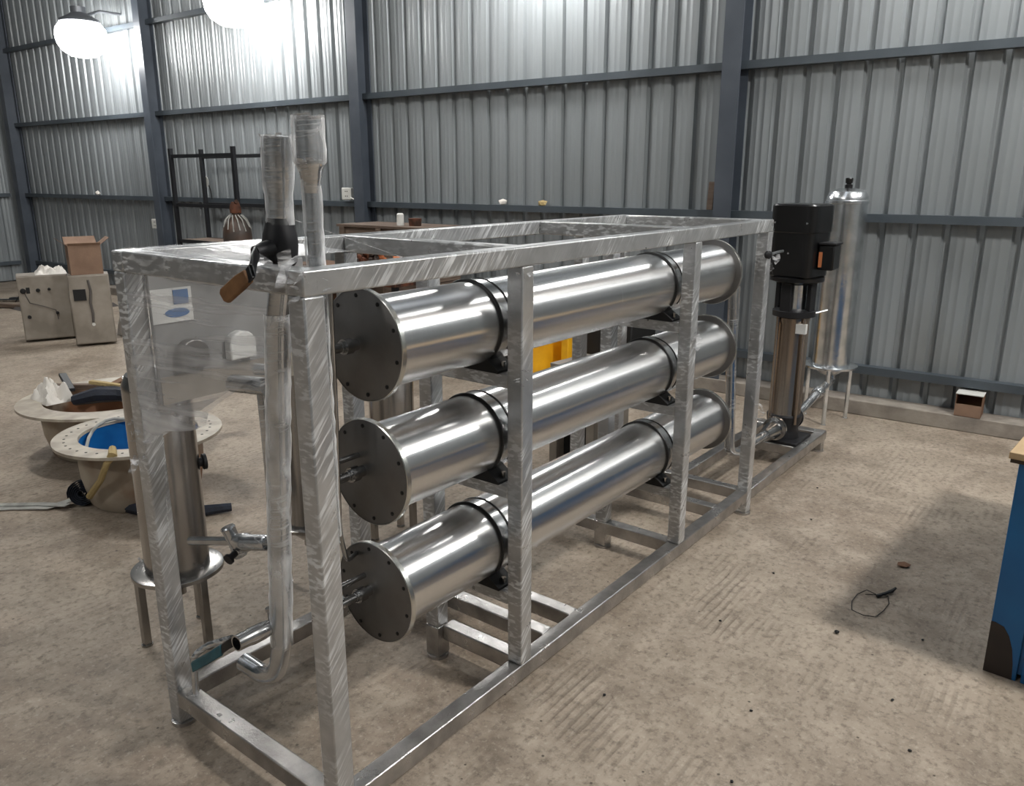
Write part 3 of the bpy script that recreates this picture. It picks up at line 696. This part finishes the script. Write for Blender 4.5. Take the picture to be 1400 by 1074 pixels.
# worn primer patch at the foot of the corner
pm = MB(); pts = [(0.0, 0.0), (-.078, .0), (-.074, .05), (-.066, .10), (-.052, .14), (-.035, .165), (-.012, .172), (0, .172)]
n = len(pts); pm.add([(-.0135, p[0], p[1]+.001) for p in pts]+[(-.0121, p[0], p[1]+.001) for p in pts], [tuple(range(n)), tuple(range(2*n-1, n-1, -1))]+[(i, n+i, n+(i+1) % n, (i+1) % n) for i in range(n)])
pm.build('worn_patch', 'brownpaint', t)
MB().box((-.035, -.92, .70), (1.29, .025, .72)).build('top_board', 'ply', t, bevel=.002)
MB().box((-.03, -.915, .688), (1.28, .02, .70)).build('board_edge', 'ply_edge', t)

# ------------------------------------------------------------ small things on the floor, right side
o = MB().tube([(1.87+.10*math.cos(a/12*2*math.pi)*1.0+.02*math.sin(a*1.3), -.66+.055*math.sin(a/12*2*math.pi)+.01*math.sin(a), .004+.004*(a % 2)) for a in range(0, 14)], .0016, 6).build('wire_loop', 'hole')
tag(o, 'thin dark wire loop lying on the concrete floor near the blue bench', 'wire')
o = MB().tube([(1.955, -.665, .006), (1.985, -.69, .014), (2.02, -.70, .01), (2.035, -.71, .02)], [.007, .006, .007, .004], 8).build('wire_scrap', 'hole')
tag(o, 'dark twisted scrap at the end of the wire loop', 'scrap')
def pebble(p, s, name='floor_scrap', m='blackmatt', seed=0, sq=.4):
    rr = random.Random(seed); bm = bmesh.new(); bmesh.ops.create_icosphere(bm, subdivisions=1, radius=s)
    for v in bm.verts: v.co *= rr.uniform(.7, 1.25); v.co.z *= sq
    me = bpy.data.meshes.new(name); bm.to_mesh(me); bm.free(); me.materials.append(M[m])
    o = bpy.data.objects.new(name, me); COL.objects.link(o); zmin = min(v.co.z for v in me.vertices); o.location = (p[0], p[1], -zmin); return o
o = pebble((2.28, -.68), .028, 'cardboard_scrap', 'card_in', 4, .25); tag(o, 'flat dark brown scrap lying on the floor above the wire loop', 'scrap')
for i, p in enumerate([(1.62, -.62), (1.05, -.55), (1.35, -.86), (1.15, -.95), (.85, -.18), (1.45, -.28), (.92, -1.0), (1.9, -.3), (2.5, -.25), (2.9, -.15), (1.75, -.86), (.75, -.62)]):
    o = pebble(p, .0055 if i else .009, 'pebble', 'blackmatt', 20+i, .6); tag(o, 'tiny dark grain lying on the open concrete floor', 'debris', 'dark grains on the floor')
# carton on the curb
cp = WP(-.03, -.555, .095)
t = thing('small_carton', 'small open carton with pale lid sitting on the curb by the back wall', 'box', cp, RZ)
MB().box((-.075, -.07, 0), (-.072, .07, .075)).build('front_panel', 'card', t)
c = MB(); c.box((-.075, -.07, 0), (.07, .07, .003)); c.box((-.072, -.07, .003), (.07, -.067, .135)); c.box((-.072, .067, .003), (.07, .07, .135)); c.box((.067, -.067, .003), (.07, .067, .135)); c.build('box_body', 'card_in', t)
MB().box((-.078, -.073, .135), (.073, .073, .14)).build('lid', 'white_plastic', t)

# ------------------------------------------------------------ things along the back wall
def sockets(y, z, w_, h_, label):
    t = thing('socket_box', label, 'socket', WP(-.04, y, z), RZ)
    MB().box((0, -w_/2, -h_/2), (.04, w_/2, h_/2)).build('housing', 'white_plastic', t, bevel=.006)
    for dz in (-.022, .022):
        for dy in (-.012, .012): MB().lathe((0, dy, dz), (-1, 0, 0), [(-.001, .006), (.0012, .006)], 8).build('pin_hole', 'hole', t)
    return t
t = sockets(4.83, 1.335, .13, .11, 'white double socket on the back wall above the frame')
MB().tube([(.0, -.065, -.035), (-.01, -.11, -.05), (.0, -.15, -.045)], .006, 6).build('cable_stub', 'white_plastic', t)
t = sockets(8.22, .945, .13, .11, 'small pale switch box low on the wall beside the far dark column')
tg = MB().lathe((0, 0, 0), (1, .1, .05), [(0, .028), (.004, .03), (.008, .028)], 20).build('wall_tag', 'white_plastic', loc=WP(-.03, 7.09, 1.44)); tg.scale = (1, 1, 1.9)
tg.rotation_euler = (0, 0, RZ)
tag(tg, 'small white oval tag hanging on the back wall inside the black rack outline', 'tag')
o = MB().tube([WP(-.015, 7.07, 1.40), WP(-.012, 7.05, 1.34), WP(-.012, 7.04, 1.25)], .006, 6).build('cord', 'blackmatt'); tag(o, 'short black cord hanging below the white oval tag', 'cord')
o = MB().box((-.02, -.022, 0), (.012, .022, .19)).build('wooden_strip', 'wood2', loc=WP(.03, 1.19, 1.265), bevel=.003); o.rotation_euler = (R(3), 0, RZ)
o.location = WP(.03, 1.205, 1.265)
tag(o, 'narrow brown wooden strip propped on the purlin beside the right column', 'strip')
for y_, z_, k in ((9.5, 1.275, 0), (3.02, 1.10, 1), (2.62, 1.07, 2)):
    o = pebble((0, 0), .035, 'rag_scrap', 'white_cloth' if k < 2 else 'rope', 50+k, .8)
    o.location = WP(-.02, y_, z_)
    o.location.z = 1.265+.025 if k == 0 else z_
    if k == 0: tag(o, 'pale rag scrap on the purlin of the far left bay', 'rag')
    else: o.location = WP(.03, y_, 1.265+.02); tag(o, ['', 'white paper scrap on the purlin left of the frame middle', 'yellowish scrap on the purlin above the frame middle'][k], 'scrap')

# black rack
t = thing('storage_rack', 'empty black angle-iron rack standing against the back wall', 'rack', (3.79, 6.35, 0), RZ)
ry = [.70, .68, -.39, -.39]
for k, y0 in enumerate(ry):
    dx = 0 if k in (0, 2) else .35
    MB().box((dx, y0-.02, 0), (dx+.035, y0+.02, 1.78)).build('post', 'rack', t)
for z in (.82, 1.2, 1.70):
    for dx in (0.005, .355): MB().box((dx, -.38, z-.018), (dx+.025, .70, z+.018)).build('cross_bar', 'rack', t)
MB().box((.03, -.38, .82), (.35, .69, .835)).build('shelf', 'wood2', t)
# gas cylinder with rope on its shoulder
t = thing('gas_cylinder', 'brown gas cylinder with rope round its neck near the black rack', 'cylinder', (3.0, 4.76, 0))
MB().lathe((0, 0, 0), (0, 0, 1), [(0, .112), (.01, .117), (1.02, .117), (1.08, .108), (1.13, .082), (1.16, .05), (1.175, .032), (1.2, .032)], 32).build('body', 'gas', t)
MB().lathe((0, 0, 1.2), (0, 0, 1), [(0, .045), (.05, .045), (.09, .03)], 16).build('valve_guard', 'rust', t)
MB().lathe((0, 0, 1.28), (-.3, -1, .3), [(-.02, .016), (.05, .016)], 12).build('valve', 'rust', t)
m = MB(); rr = random.Random(5)
for k in range(14):
    a = 2*math.pi*k/14
    m.tube([(.05*math.cos(a), .05*math.sin(a), 1.185), (.085*math.cos(a+.2), .085*math.sin(a+.2), 1.15), (.113*math.cos(a+.3), .113*math.sin(a+.3), 1.09-rr.uniform(0, .04))], .005, 5)
m.tube(ring_pts(.052, 0, n=20), .012, 6)
o = m.build('rope', 'strap', t); o['kind'] = 'stuff'

# electrical cabinets
def ecab(loc, rz, w_, h_, label, kind):
    t = thing('electric_cabinet', label, 'cabinet', loc, rz)
    MB().box((0, 0, .02), (w_*.7, w_, h_)).build('body', 'cabinet', t, bevel=.006)
    MB().box((-.008, .008, .03), (0, w_-.008, h_-.01)).build('door', 'cabinet', t, bevel=.003)
    if kind == 0:
        for y0, z0, r in ((.37, .48, .024), (.25, .48, .018), (.16, .485, .013), (.35, .24, .016), (.12, .26, .014)):
            MB().lathe((-.008, y0, z0), (-1, 0, 0), [(0, r), (.012, r), (.022, r*.7)], 14).build('switch_knob', 'blackmatt', t)
        MB().box((-.012, .315, .455), (-.008, .345, .51)).build('nameplate', 'blackmatt', t)
        MB().tube([(-.012, .36, .46), (-.02, .33, .37), (-.018, .22, .33), (-.018, .13, .29), (-.012, .12, .2)], .004, 5).build('cable', 'cabinet_dark', t)
    else:
        MB().box((-.02, .20, .42), (-.008, .30, .52)).build('display', 'blackmatt', t)
        MB().tube([(-.012, .17, .60), (-.02, .16, .5), (-.018, .175, .4), (-.02, .165, .3), (-.016, .17, .22)], .010, 6).build('cable_bundle', 'cabinet_dark', t)
        MB().lathe((-.008, .17, .2), (-1, 0, 0), [(0, .014), (.02, .014)], 10).build('gland', 'white_plastic', t)
    return t
ca = math.atan2(6.813-6.666, 2.027-2.41)
ecab((2.40, 6.66, 0), math.atan2(.383, .147)-R(90)+R(90)-R(90)+math.pi/2-R(69)+R(69), .41, .615, 'left grey electrical cabinet with dark knobs on the workshop floor', 0).rotation_euler = (0, 0, ca-R(90))
ecab((2.52, 6.10, 0), 0, .33, .645, 'right beige electrical cabinet under the open cardboard carton', 1).rotation_euler = (0, 0, ca-R(90)-R(3))
o = MB().box((0, 0, 0), (.3, .12, .5)).build('cabinet_shaded_side', 'cabinet_dark', loc=(2.521, 6.613, 0), bevel=.005); o.rotation_euler = (0, 0, ca-R(90)); tag(o, 'narrow dark box standing in for the shaded side of the left electrical cabinet', 'cabinet')  # dark colour stands in for shade on the left cabinet's side
# open carton
t = thing('open_carton', 'open brown cardboard carton on top of the right electrical cabinet', 'box', (2.50, 6.14, .646), ca-R(86))
a_, b_, h_ = .20, .26, .26
c = MB(); c.box((0, 0, 0), (a_, b_, .004)); c.box((0, 0, .004), (.004, b_, h_)); c.box((a_-.004, 0, .004), (a_, b_, h_)); c.box((.004, 0, .004), (a_-.004, .004, h_)); c.box((.004, b_-.004, .004), (a_-.004, b_, h_))
c.build('box_body', 'card', t)
for (x0, y0, vx, vy, wx, wy) in ((0, 0, -.02, 0, 0, b_), (a_, 0, .09, 0, 0, b_), (0, 0, 0, -.08, a_, 0), (0, b_, 0, .08, a_, 0)):
    dz = .02 if vx <= 0 and vx != 0 else .06
    p = [(x0, y0, h_), (x0+wx, y0+wy, h_), (x0+wx+vx, y0+wy+vy, h_+dz), (x0+vx, y0+vy, h_+dz)]
    m = MB(); m.add(p+[(q[0], q[1], q[2]-.004) for q in p], [(0, 1, 2, 3), (7, 6, 5, 4), (0, 4, 5, 1), (1, 5, 6, 2), (2, 6, 7, 3), (3, 7, 4, 0)]); m.build('flap', 'card', t)
# crumpled sheets
def crumple(name, loc, sx, sy, sz, m, seed, n=16, rz=0):
    rr = random.Random(seed); ph = [rr.uniform(0, 6) for _ in range(6)]
    def fn(u, v):
        e = min(u, 1-u, v, 1-v)*6; e = min(1, e)
        z = sz*(.45+.3*math.sin(9*u+ph[0])*math.cos(7*v+ph[1])+.2*math.sin(17*u+11*v+ph[2])+rr.uniform(-.1, .15))*e
        return ((u-.5)*sx, (v-.5)*sy, max(.002, z))
    mb = sheet_grid(fn, n, n)
    N = (n+1)**2; vs = list(mb.v); mb.v += [(x, y, 0) for x, y, z in vs]
    mb.f += [tuple(i+N for i in f[::-1]) for f in list(mb.f)]
    idx = [i for i in range(n+1)]+[(j+1)*(n+1)+n for j in range(n)]+[n*(n+1)+n-1-i for i in range(n)]+[(n-1-j)*(n+1) for j in range(n-1)]
    for a, b in zip(idx, idx[1:]+idx[:1]): mb.f.append((b, a, a+N, b+N))
    o = mb.build(name, m, loc=loc); o.rotation_euler = (0, 0, rz); return o
tag(crumple('plastic_sheet', (2.35, 6.88, .616), .26, .36, .08, 'white_cloth', 3, rz=ca), 'crumpled white plastic sheet on top of the left electrical cabinet', 'sheet')
tag(crumple('packing_foam', (2.88, 6.42, .0), .28, .28, .62, 'white_cloth', 13), 'white crumpled packing behind the right electrical cabinet', 'packing')

# dished tank ends lying on the floor
def tank(loc, label, r, h, rim, inner, bolts=True):
    t = thing('tank_end', label, 'tank', loc)
    MB().lathe((0, 0, 0), (0, 0, 1), [(0, r*.72), (.02, r*.78), (h*.45, r*.86), (h-.012, r*.88)], 48, caps=False).build('outer_shell', 'tankcream', t)
    MB().lathe((0, 0, 0), (0, 0, 1), [(h-.014, r*.86), (h-.014, rim), (h-.0, rim), (h+.001, r*.83), (h-.012, r*.82)], 64, caps=False).build('rim', 'tankrim', t)
    MB().lathe((0, 0, 0), (0, 0, 1), [(h, r*.84), (h*.55, r*.82), (.05, r*.74), (.04, r*.6), (.035, .01)], 48, caps=False).build('lining', inner, t)
    if bolts:
        for k in range(36):
            a = 2*math.pi*k/36; q = (rim+r*.84)/2
            MB().lathe((q*math.cos(a), q*math.sin(a), h+.0005), (0, 0, 1), [(0, .006), (.001, .006)], 8).build('bolt_hole', 'hole', t)
    return t
tank((.82, 2.39, 0), 'flanged tank end with bright blue lining, near the left corner of the frame', .315, .32, .37, 'tankblue')
tank((1.08, 3.22, 0), 'cream flanged tank end filled with rags, behind the blue-lined one', .40, .30, .46, 'tankcream', False)
o = MB().tube([(.82+.23*math.cos(R(a))*.9-.02, 2.39+.24*math.sin(R(a)), .2+.11*math.sin(R(a))**2+.03) for a in range(60, 262, 12)], .008, 8).build('hose_loop', 'strap'); tag(o, 'pale hose curled inside the blue-lined tank end', 'hose')
o = MB().tube([(.60, 2.20, .335), (.57, 2.14, .325), (.55, 2.16, .29), (.54, 2.22, .20), (.53, 2.33, .10)], [.016, .02, .014, .014, .016], 8).build('rope', 'rope')
tag(o, 'yellow rope hanging over the rim of the blue-lined tank end', 'rope')
tag(crumple('white_bag', (.86, 3.40, .295), .17, .22, .13, 'white_cloth', 8), 'crumpled white bag lying on the cream tank end', 'bag')
o = MB(); 
for k in range(3):
    o.tube([(.90+.05*k, 3.24-.05*k, .31+.02*k), (.98+.05*k, 3.12, .345), (1.08, 3.04-.03*k, .34), (1.20, 3.02, .31+.03*k)], [.03, .045, .04, .03], 8)
tag(o.build('dark_rag', 'navy'), 'dark blue rag lying on the cream tank end beside the white bag', 'rag')
o = MB().cyl((1.18, 3.25, .345), (1.62, 2.98, .345), .045, 20).build('pipe_offcut', 'pipe'); tag(o, 'steel pipe offcut lying across the cream tank end', 'pipe')
o = MB(); o.box((-.2, -.02, -.015), (.2, .02, .015), Matrix.Translation((1.04, 3.48, .32)) @ Matrix.Rotation(R(-50), 4, 'Z')); tag(o.build('wood_offcut', 'wood2', bevel=.003), 'grey wood offcut on the far rim of the cream tank end', 'wood')
rr2 = random.Random(31)
for k, (x, y, a, m_, lab) in enumerate(((1.18, 3.36, 20, 'wood', 'brown wood piece leaning inside the cream tank end'), (.98, 3.50, 75, 'rack', 'dark bar lying across the far rim of the cream tank end'), (1.06, 3.10, 130, 'rope', 'yellowish cloth strip among the rags on the cream tank end'))):
    o = MB(); o.box((-.13, -.02, -.01), (.13, .02, .01)); o = o.build('scrap_piece', m_, bevel=.003); o.location = (x, y, .325+.03*k); o.rotation_euler = (.1, -.15, R(a)); tag(o, lab, 'scrap')
# hose roll with pale strap
t = thing('hose_roll', 'dark navy hose roll beside the blue-lined tank end', 'hose roll', (.575, 2.50, .062))
ax = Vector((-.7, -.7, .15)).normalized(); q = ax.to_track_quat('Z', 'Y'); pts = []
for k in range(84):
    a = k*.42; r = .012+.0014*k*.42*1.0; pts.append(q @ Vector((r*math.cos(a)*1.0, r*math.sin(a)*1.0, .0)))
m = MB(); n = len(pts); vs = []
for p in pts: vs += [p-ax*.03, p+ax*.03]
m.add(vs, [(2*i, 2*i+1, 2*i+3, 2*i+2) for i in range(n-1)]); o = m.build('coil', 'navy', t); sm = o.modifiers.new('solid', 'SOLIDIFY'); sm.thickness = .003
o = MB().tube([(.62, 2.42, .03), (.68, 2.14, .03), (.80, 1.96, .03), (.95, 1.88, .025)], [.03, .03, .028, .02], 8).build('dark_hose', 'navy'); tag(o, 'dark hose lying under the blue-lined tank end toward the frame', 'hose')
def ribbon(pts, w_, th):
    m = MB(); P = [Vector(p) for p in pts]; vs = []
    for i, p in enumerate(P):
        t_ = (P[min(i+1, len(P)-1)]-P[max(i-1, 0)]); s = Vector((-t_.y, t_.x, 0)).normalized()*w_/2
        vs += [p-s, p+s, p+s+Vector((0, 0, th)), p-s+Vector((0, 0, th))]
    n = len(P); fs = [(3, 2, 1, 0), (4*n-4, 4*n-3, 4*n-2, 4*n-1)]+[(4*i+k, 4*i+(k+1) % 4, 4*(i+1)+(k+1) % 4, 4*(i+1)+k) for i in range(n-1) for k in range(4)]
    m.add(vs, fs); return m
t = thing('flat_strap', 'pale flat strap running from the navy roll to the left edge', 'strap', (0, 0, 0))
ribbon([(.555, 2.53, .03), (.51, 2.56, .015), (.45, 2.58, .008), (.36, 2.70, .004), (.22, 2.84, .003), (.10, 2.98, .003)], .05, .004).build('band', 'strap', t)
ribbon([(.50, 2.50, .02), (.44, 2.63, .012), (.34, 2.76, .008), (.20, 2.92, .008), (.12, 3.04, .008)], .035, .004).build('band', 'strap', t)

# yellow machines and dark boxes behind the frame
def machine(loc, w_, d_, h_, label, nm='engine_set'):
    t = thing(nm, label, 'machine', loc, R(-20))
    MB().box((0, 0, .0), (d_, w_, h_)).build('housing', 'yellow', t, bevel=.02)
    MB().box((-.004, w_*.3, .06), (0, w_*.62, h_-.06)).build('recess_panel', 'yellow_dark', t, bevel=.003)
    MB().box((-.02, w_+.002, .0), (d_*.8, w_+.13, h_*.92)).build('engine_block', 'blackmatt', t, bevel=.008)
    for k in range(5): MB().box((-.028, w_+.01, .05+k*h_*.16), (-.02, w_+.12, .05+k*h_*.16+.02)).build('louvre', 'cabinet_dark', t)
    MB().tube([(.02, w_*.2, h_), (.02, w_*.2, h_+.04), (.02, w_*.8, h_+.04), (.02, w_*.8, h_)], .008, 6).build('handle', 'blackmatt', t)
    return t
machine((3.42, 2.07, 0), .18, .35, .42, 'yellow machine with black side seen between the top and middle vessels')
o = MB().box((0, 0, 0), (.25, .06, .42)).build('yellow_post', 'yellow', loc=(3.62, 1.83, 0), bevel=.006); tag(o, 'narrow yellow casing right of the yellow machine', 'machine')
o = MB().box((0, 0, 0), (.35, .42, .52)).build('dark_crate', 'blackmatt', loc=(3.78, 1.42, 0), bevel=.01); tag(o, 'dark box by the back wall right of the yellow machines', 'box')
t = thing('equipment_stand', 'grey pedestal with black inset seen between the middle and lowest vessels', 'stand', (2.32, 1.02, 0), R(-5))
MB().box((0, 0, 0), (.30, .05, .55)).build('side_panel', 'cabinet', t, bevel=.003); MB().box((0, -.24, 0), (.30, -.19, .55)).build('side_panel', 'cabinet', t, bevel=.003)
MB().box((.06, -.19, 0), (.28, 0, .52)).build('core', 'blackmatt', t); MB().box((0, -.24, .55), (.3, .05, .57)).build('top_plate', 'cabinet', t, bevel=.003)
# low stand
t = thing('low_stand', 'low thin-legged metal stand on the floor far behind the vessels', 'stand', (2.95, 2.75, 0), R(10))
for a, b in (((0, 0), 0), ((.3, 0), 0), ((0, .3), 0), ((.3, .3), 0)): MB().cyl((a[0], a[1], 0), (a[0], a[1], .12), .008, 6).build('leg', 'rack', t)
MB().tube([(0, 0, .12), (.3, 0, .12), (.3, .3, .12), (0, .3, .12)], .009, 6, True).build('rim', 'rack', t)

# wooden crates and a heap of rusty parts behind the frame
def crate(loc, sx, sy, sz, label, m, rz=0):
    t = thing('wooden_crate', label, 'crate', loc, rz)
    n = 5; h = sz/n
    for k in range(n):
        for a, b in (((0, 0), (.02, sy)), ((sx-.02, 0), (sx, sy)), ((.02, 0), (sx-.02, .02)), ((.02, sy-.02), (sx-.02, sy))):
            MB().box((a[0], a[1], k*h+.003), (b[0], b[1], (k+1)*h-.004)).build('plank', m, t)
    for x, y in ((-.018, .02), (-.018, sy-.08), (-.018, sy/2-.03)): MB().box((x, y, 0), (0, y+.06, sz)).build('batten', m, t)
    MB().box((-.02, -.01, sz), (sx+.01, sy+.01, sz+.02)).build('lid', m, t)
    return t
crate((3.70, 3.28, 0), .45, .98, 1.08, 'tall greyish wooden crate against the back wall behind the frame', 'wood2', RZ)
crate((3.22, 3.90, 0), .3, .42, .78, 'low brown wooden crate in front of the tall crate', 'wood')
t = thing('rusty_table', 'dark steel table bearing the heap of rusty fittings', 'table', (3.1, 3.0, 0))
MB().box((0, 0, .71), (.45, .85, .74)).build('table_top', 'rust', t, bevel=.003)
for x in (.02, .39):
    for y in (.02, .79): MB().box((x, y, 0), (x+.04, y+.04, .71)).build('leg', 'rack', t)
rr = random.Random(9)
elbow = MB(); elbow.tube([(0, 0, 0), (.03, 0, .03), (.075, 0, .03)], [.03, .026, .03], 8)
fl_ = MB().lathe((0, 0, 0), (0, 0, 1), [(0, .05), (.012, .05), (.013, .025), (.05, .022)], 12)
sp_ = MB().box((-.07, -.012, -.01), (.07, .012, .01))
mes = [elbow.mesh('fitting', 'rust'), fl_.mesh('fitting', 'rust'), sp_.mesh('fitting', 'gas'), elbow.mesh('fitting', 'copper')]
for k in range(46):
    o = bpy.data.objects.new('rusty_fitting', mes[k % 3 if k % 9 else 3]); COL.objects.link(o)
    r_ = rr.random()**.7
    a = rr.uniform(0, 6.28); x, y = 3.32+.17*r_*math.cos(a), 3.42+.36*r_*math.sin(a)
    o.location = (x, y, .78+(1-r_)*.22*rr.uniform(.2, 1)); o.rotation_euler = (rr.uniform(0, 6), rr.uniform(0, 6), rr.uniform(0, 6))
    tag(o, 'rusty iron fitting in the heap behind the near end of the top vessel', 'fitting', 'rusty fittings heaped on the table')
o = MB().lathe((3.60, 3.62, 1.10), (0, 0, 1), [(0, .05), (.06, .055)], 16).build('tin_can', 'rust'); tag(o, 'small rusty tin standing on the tall wooden crate', 'tin'); o.location = (.25, -.1, .0)
o = MB().lathe((3.82, 3.66, 1.10), (0, 0, 1), [(0, .03), (.09, .03), (.1, .02)], 14).build('white_bottle', 'white_plastic'); tag(o, 'little white bottle standing on the tall wooden crate', 'bottle')

# far left: offcuts on the floor
for k, (x, y, l_, a, z, m, lab) in enumerate(((2.9, 8.9, 1.3, 2.0, .03, 'wood2', 'long grey board on the floor at the far left edge'), (3.1, 8.6, 1.0, 1.8, .08, 'wood', 'brown board lying over the grey one at far left'),
                                    (3.3, 9.4, .9, 2.3, .03, 'rack', 'dark steel bar on the floor at the far left'), (2.7, 8.0, .6, 1.2, .03, 'white_plastic', 'pale plastic strip on the floor left of the cabinets'))):
    o = MB().box((-l_/2, -.04, -.02), (l_/2, .04, .02)).build('floor_board', m, loc=(x, y, z)); o.rotation_euler = (0, 0, a); tag(o, lab, 'board')
o = MB().tube([(3.0, 9.6, .01), (3.05, 9.3, .25), (3.2, 8.9, .38), (3.1, 8.5, .33)], .008, 6).build('bent_rod', 'rack'); tag(o, 'thin dark bent rod rising from the far left scrap', 'rod')
o = MB().tube([(3.5, 9.1, 1.0-.62), (3.3, 9.3, .36), (2.8, 9.9, .36)], .02, 8).build('grey_pipe', 'pipe'); tag(o, 'long thin pipe lying raised above the far left scrap', 'pipe'); o.location = (0, 0, -.34)
tag(crumple('rubble_heap', (3.2, 8.7, 0), .9, .8, .16, 'cabinet_dark', 21), 'low dark heap of scrap on the floor at far left', 'scrap heap')
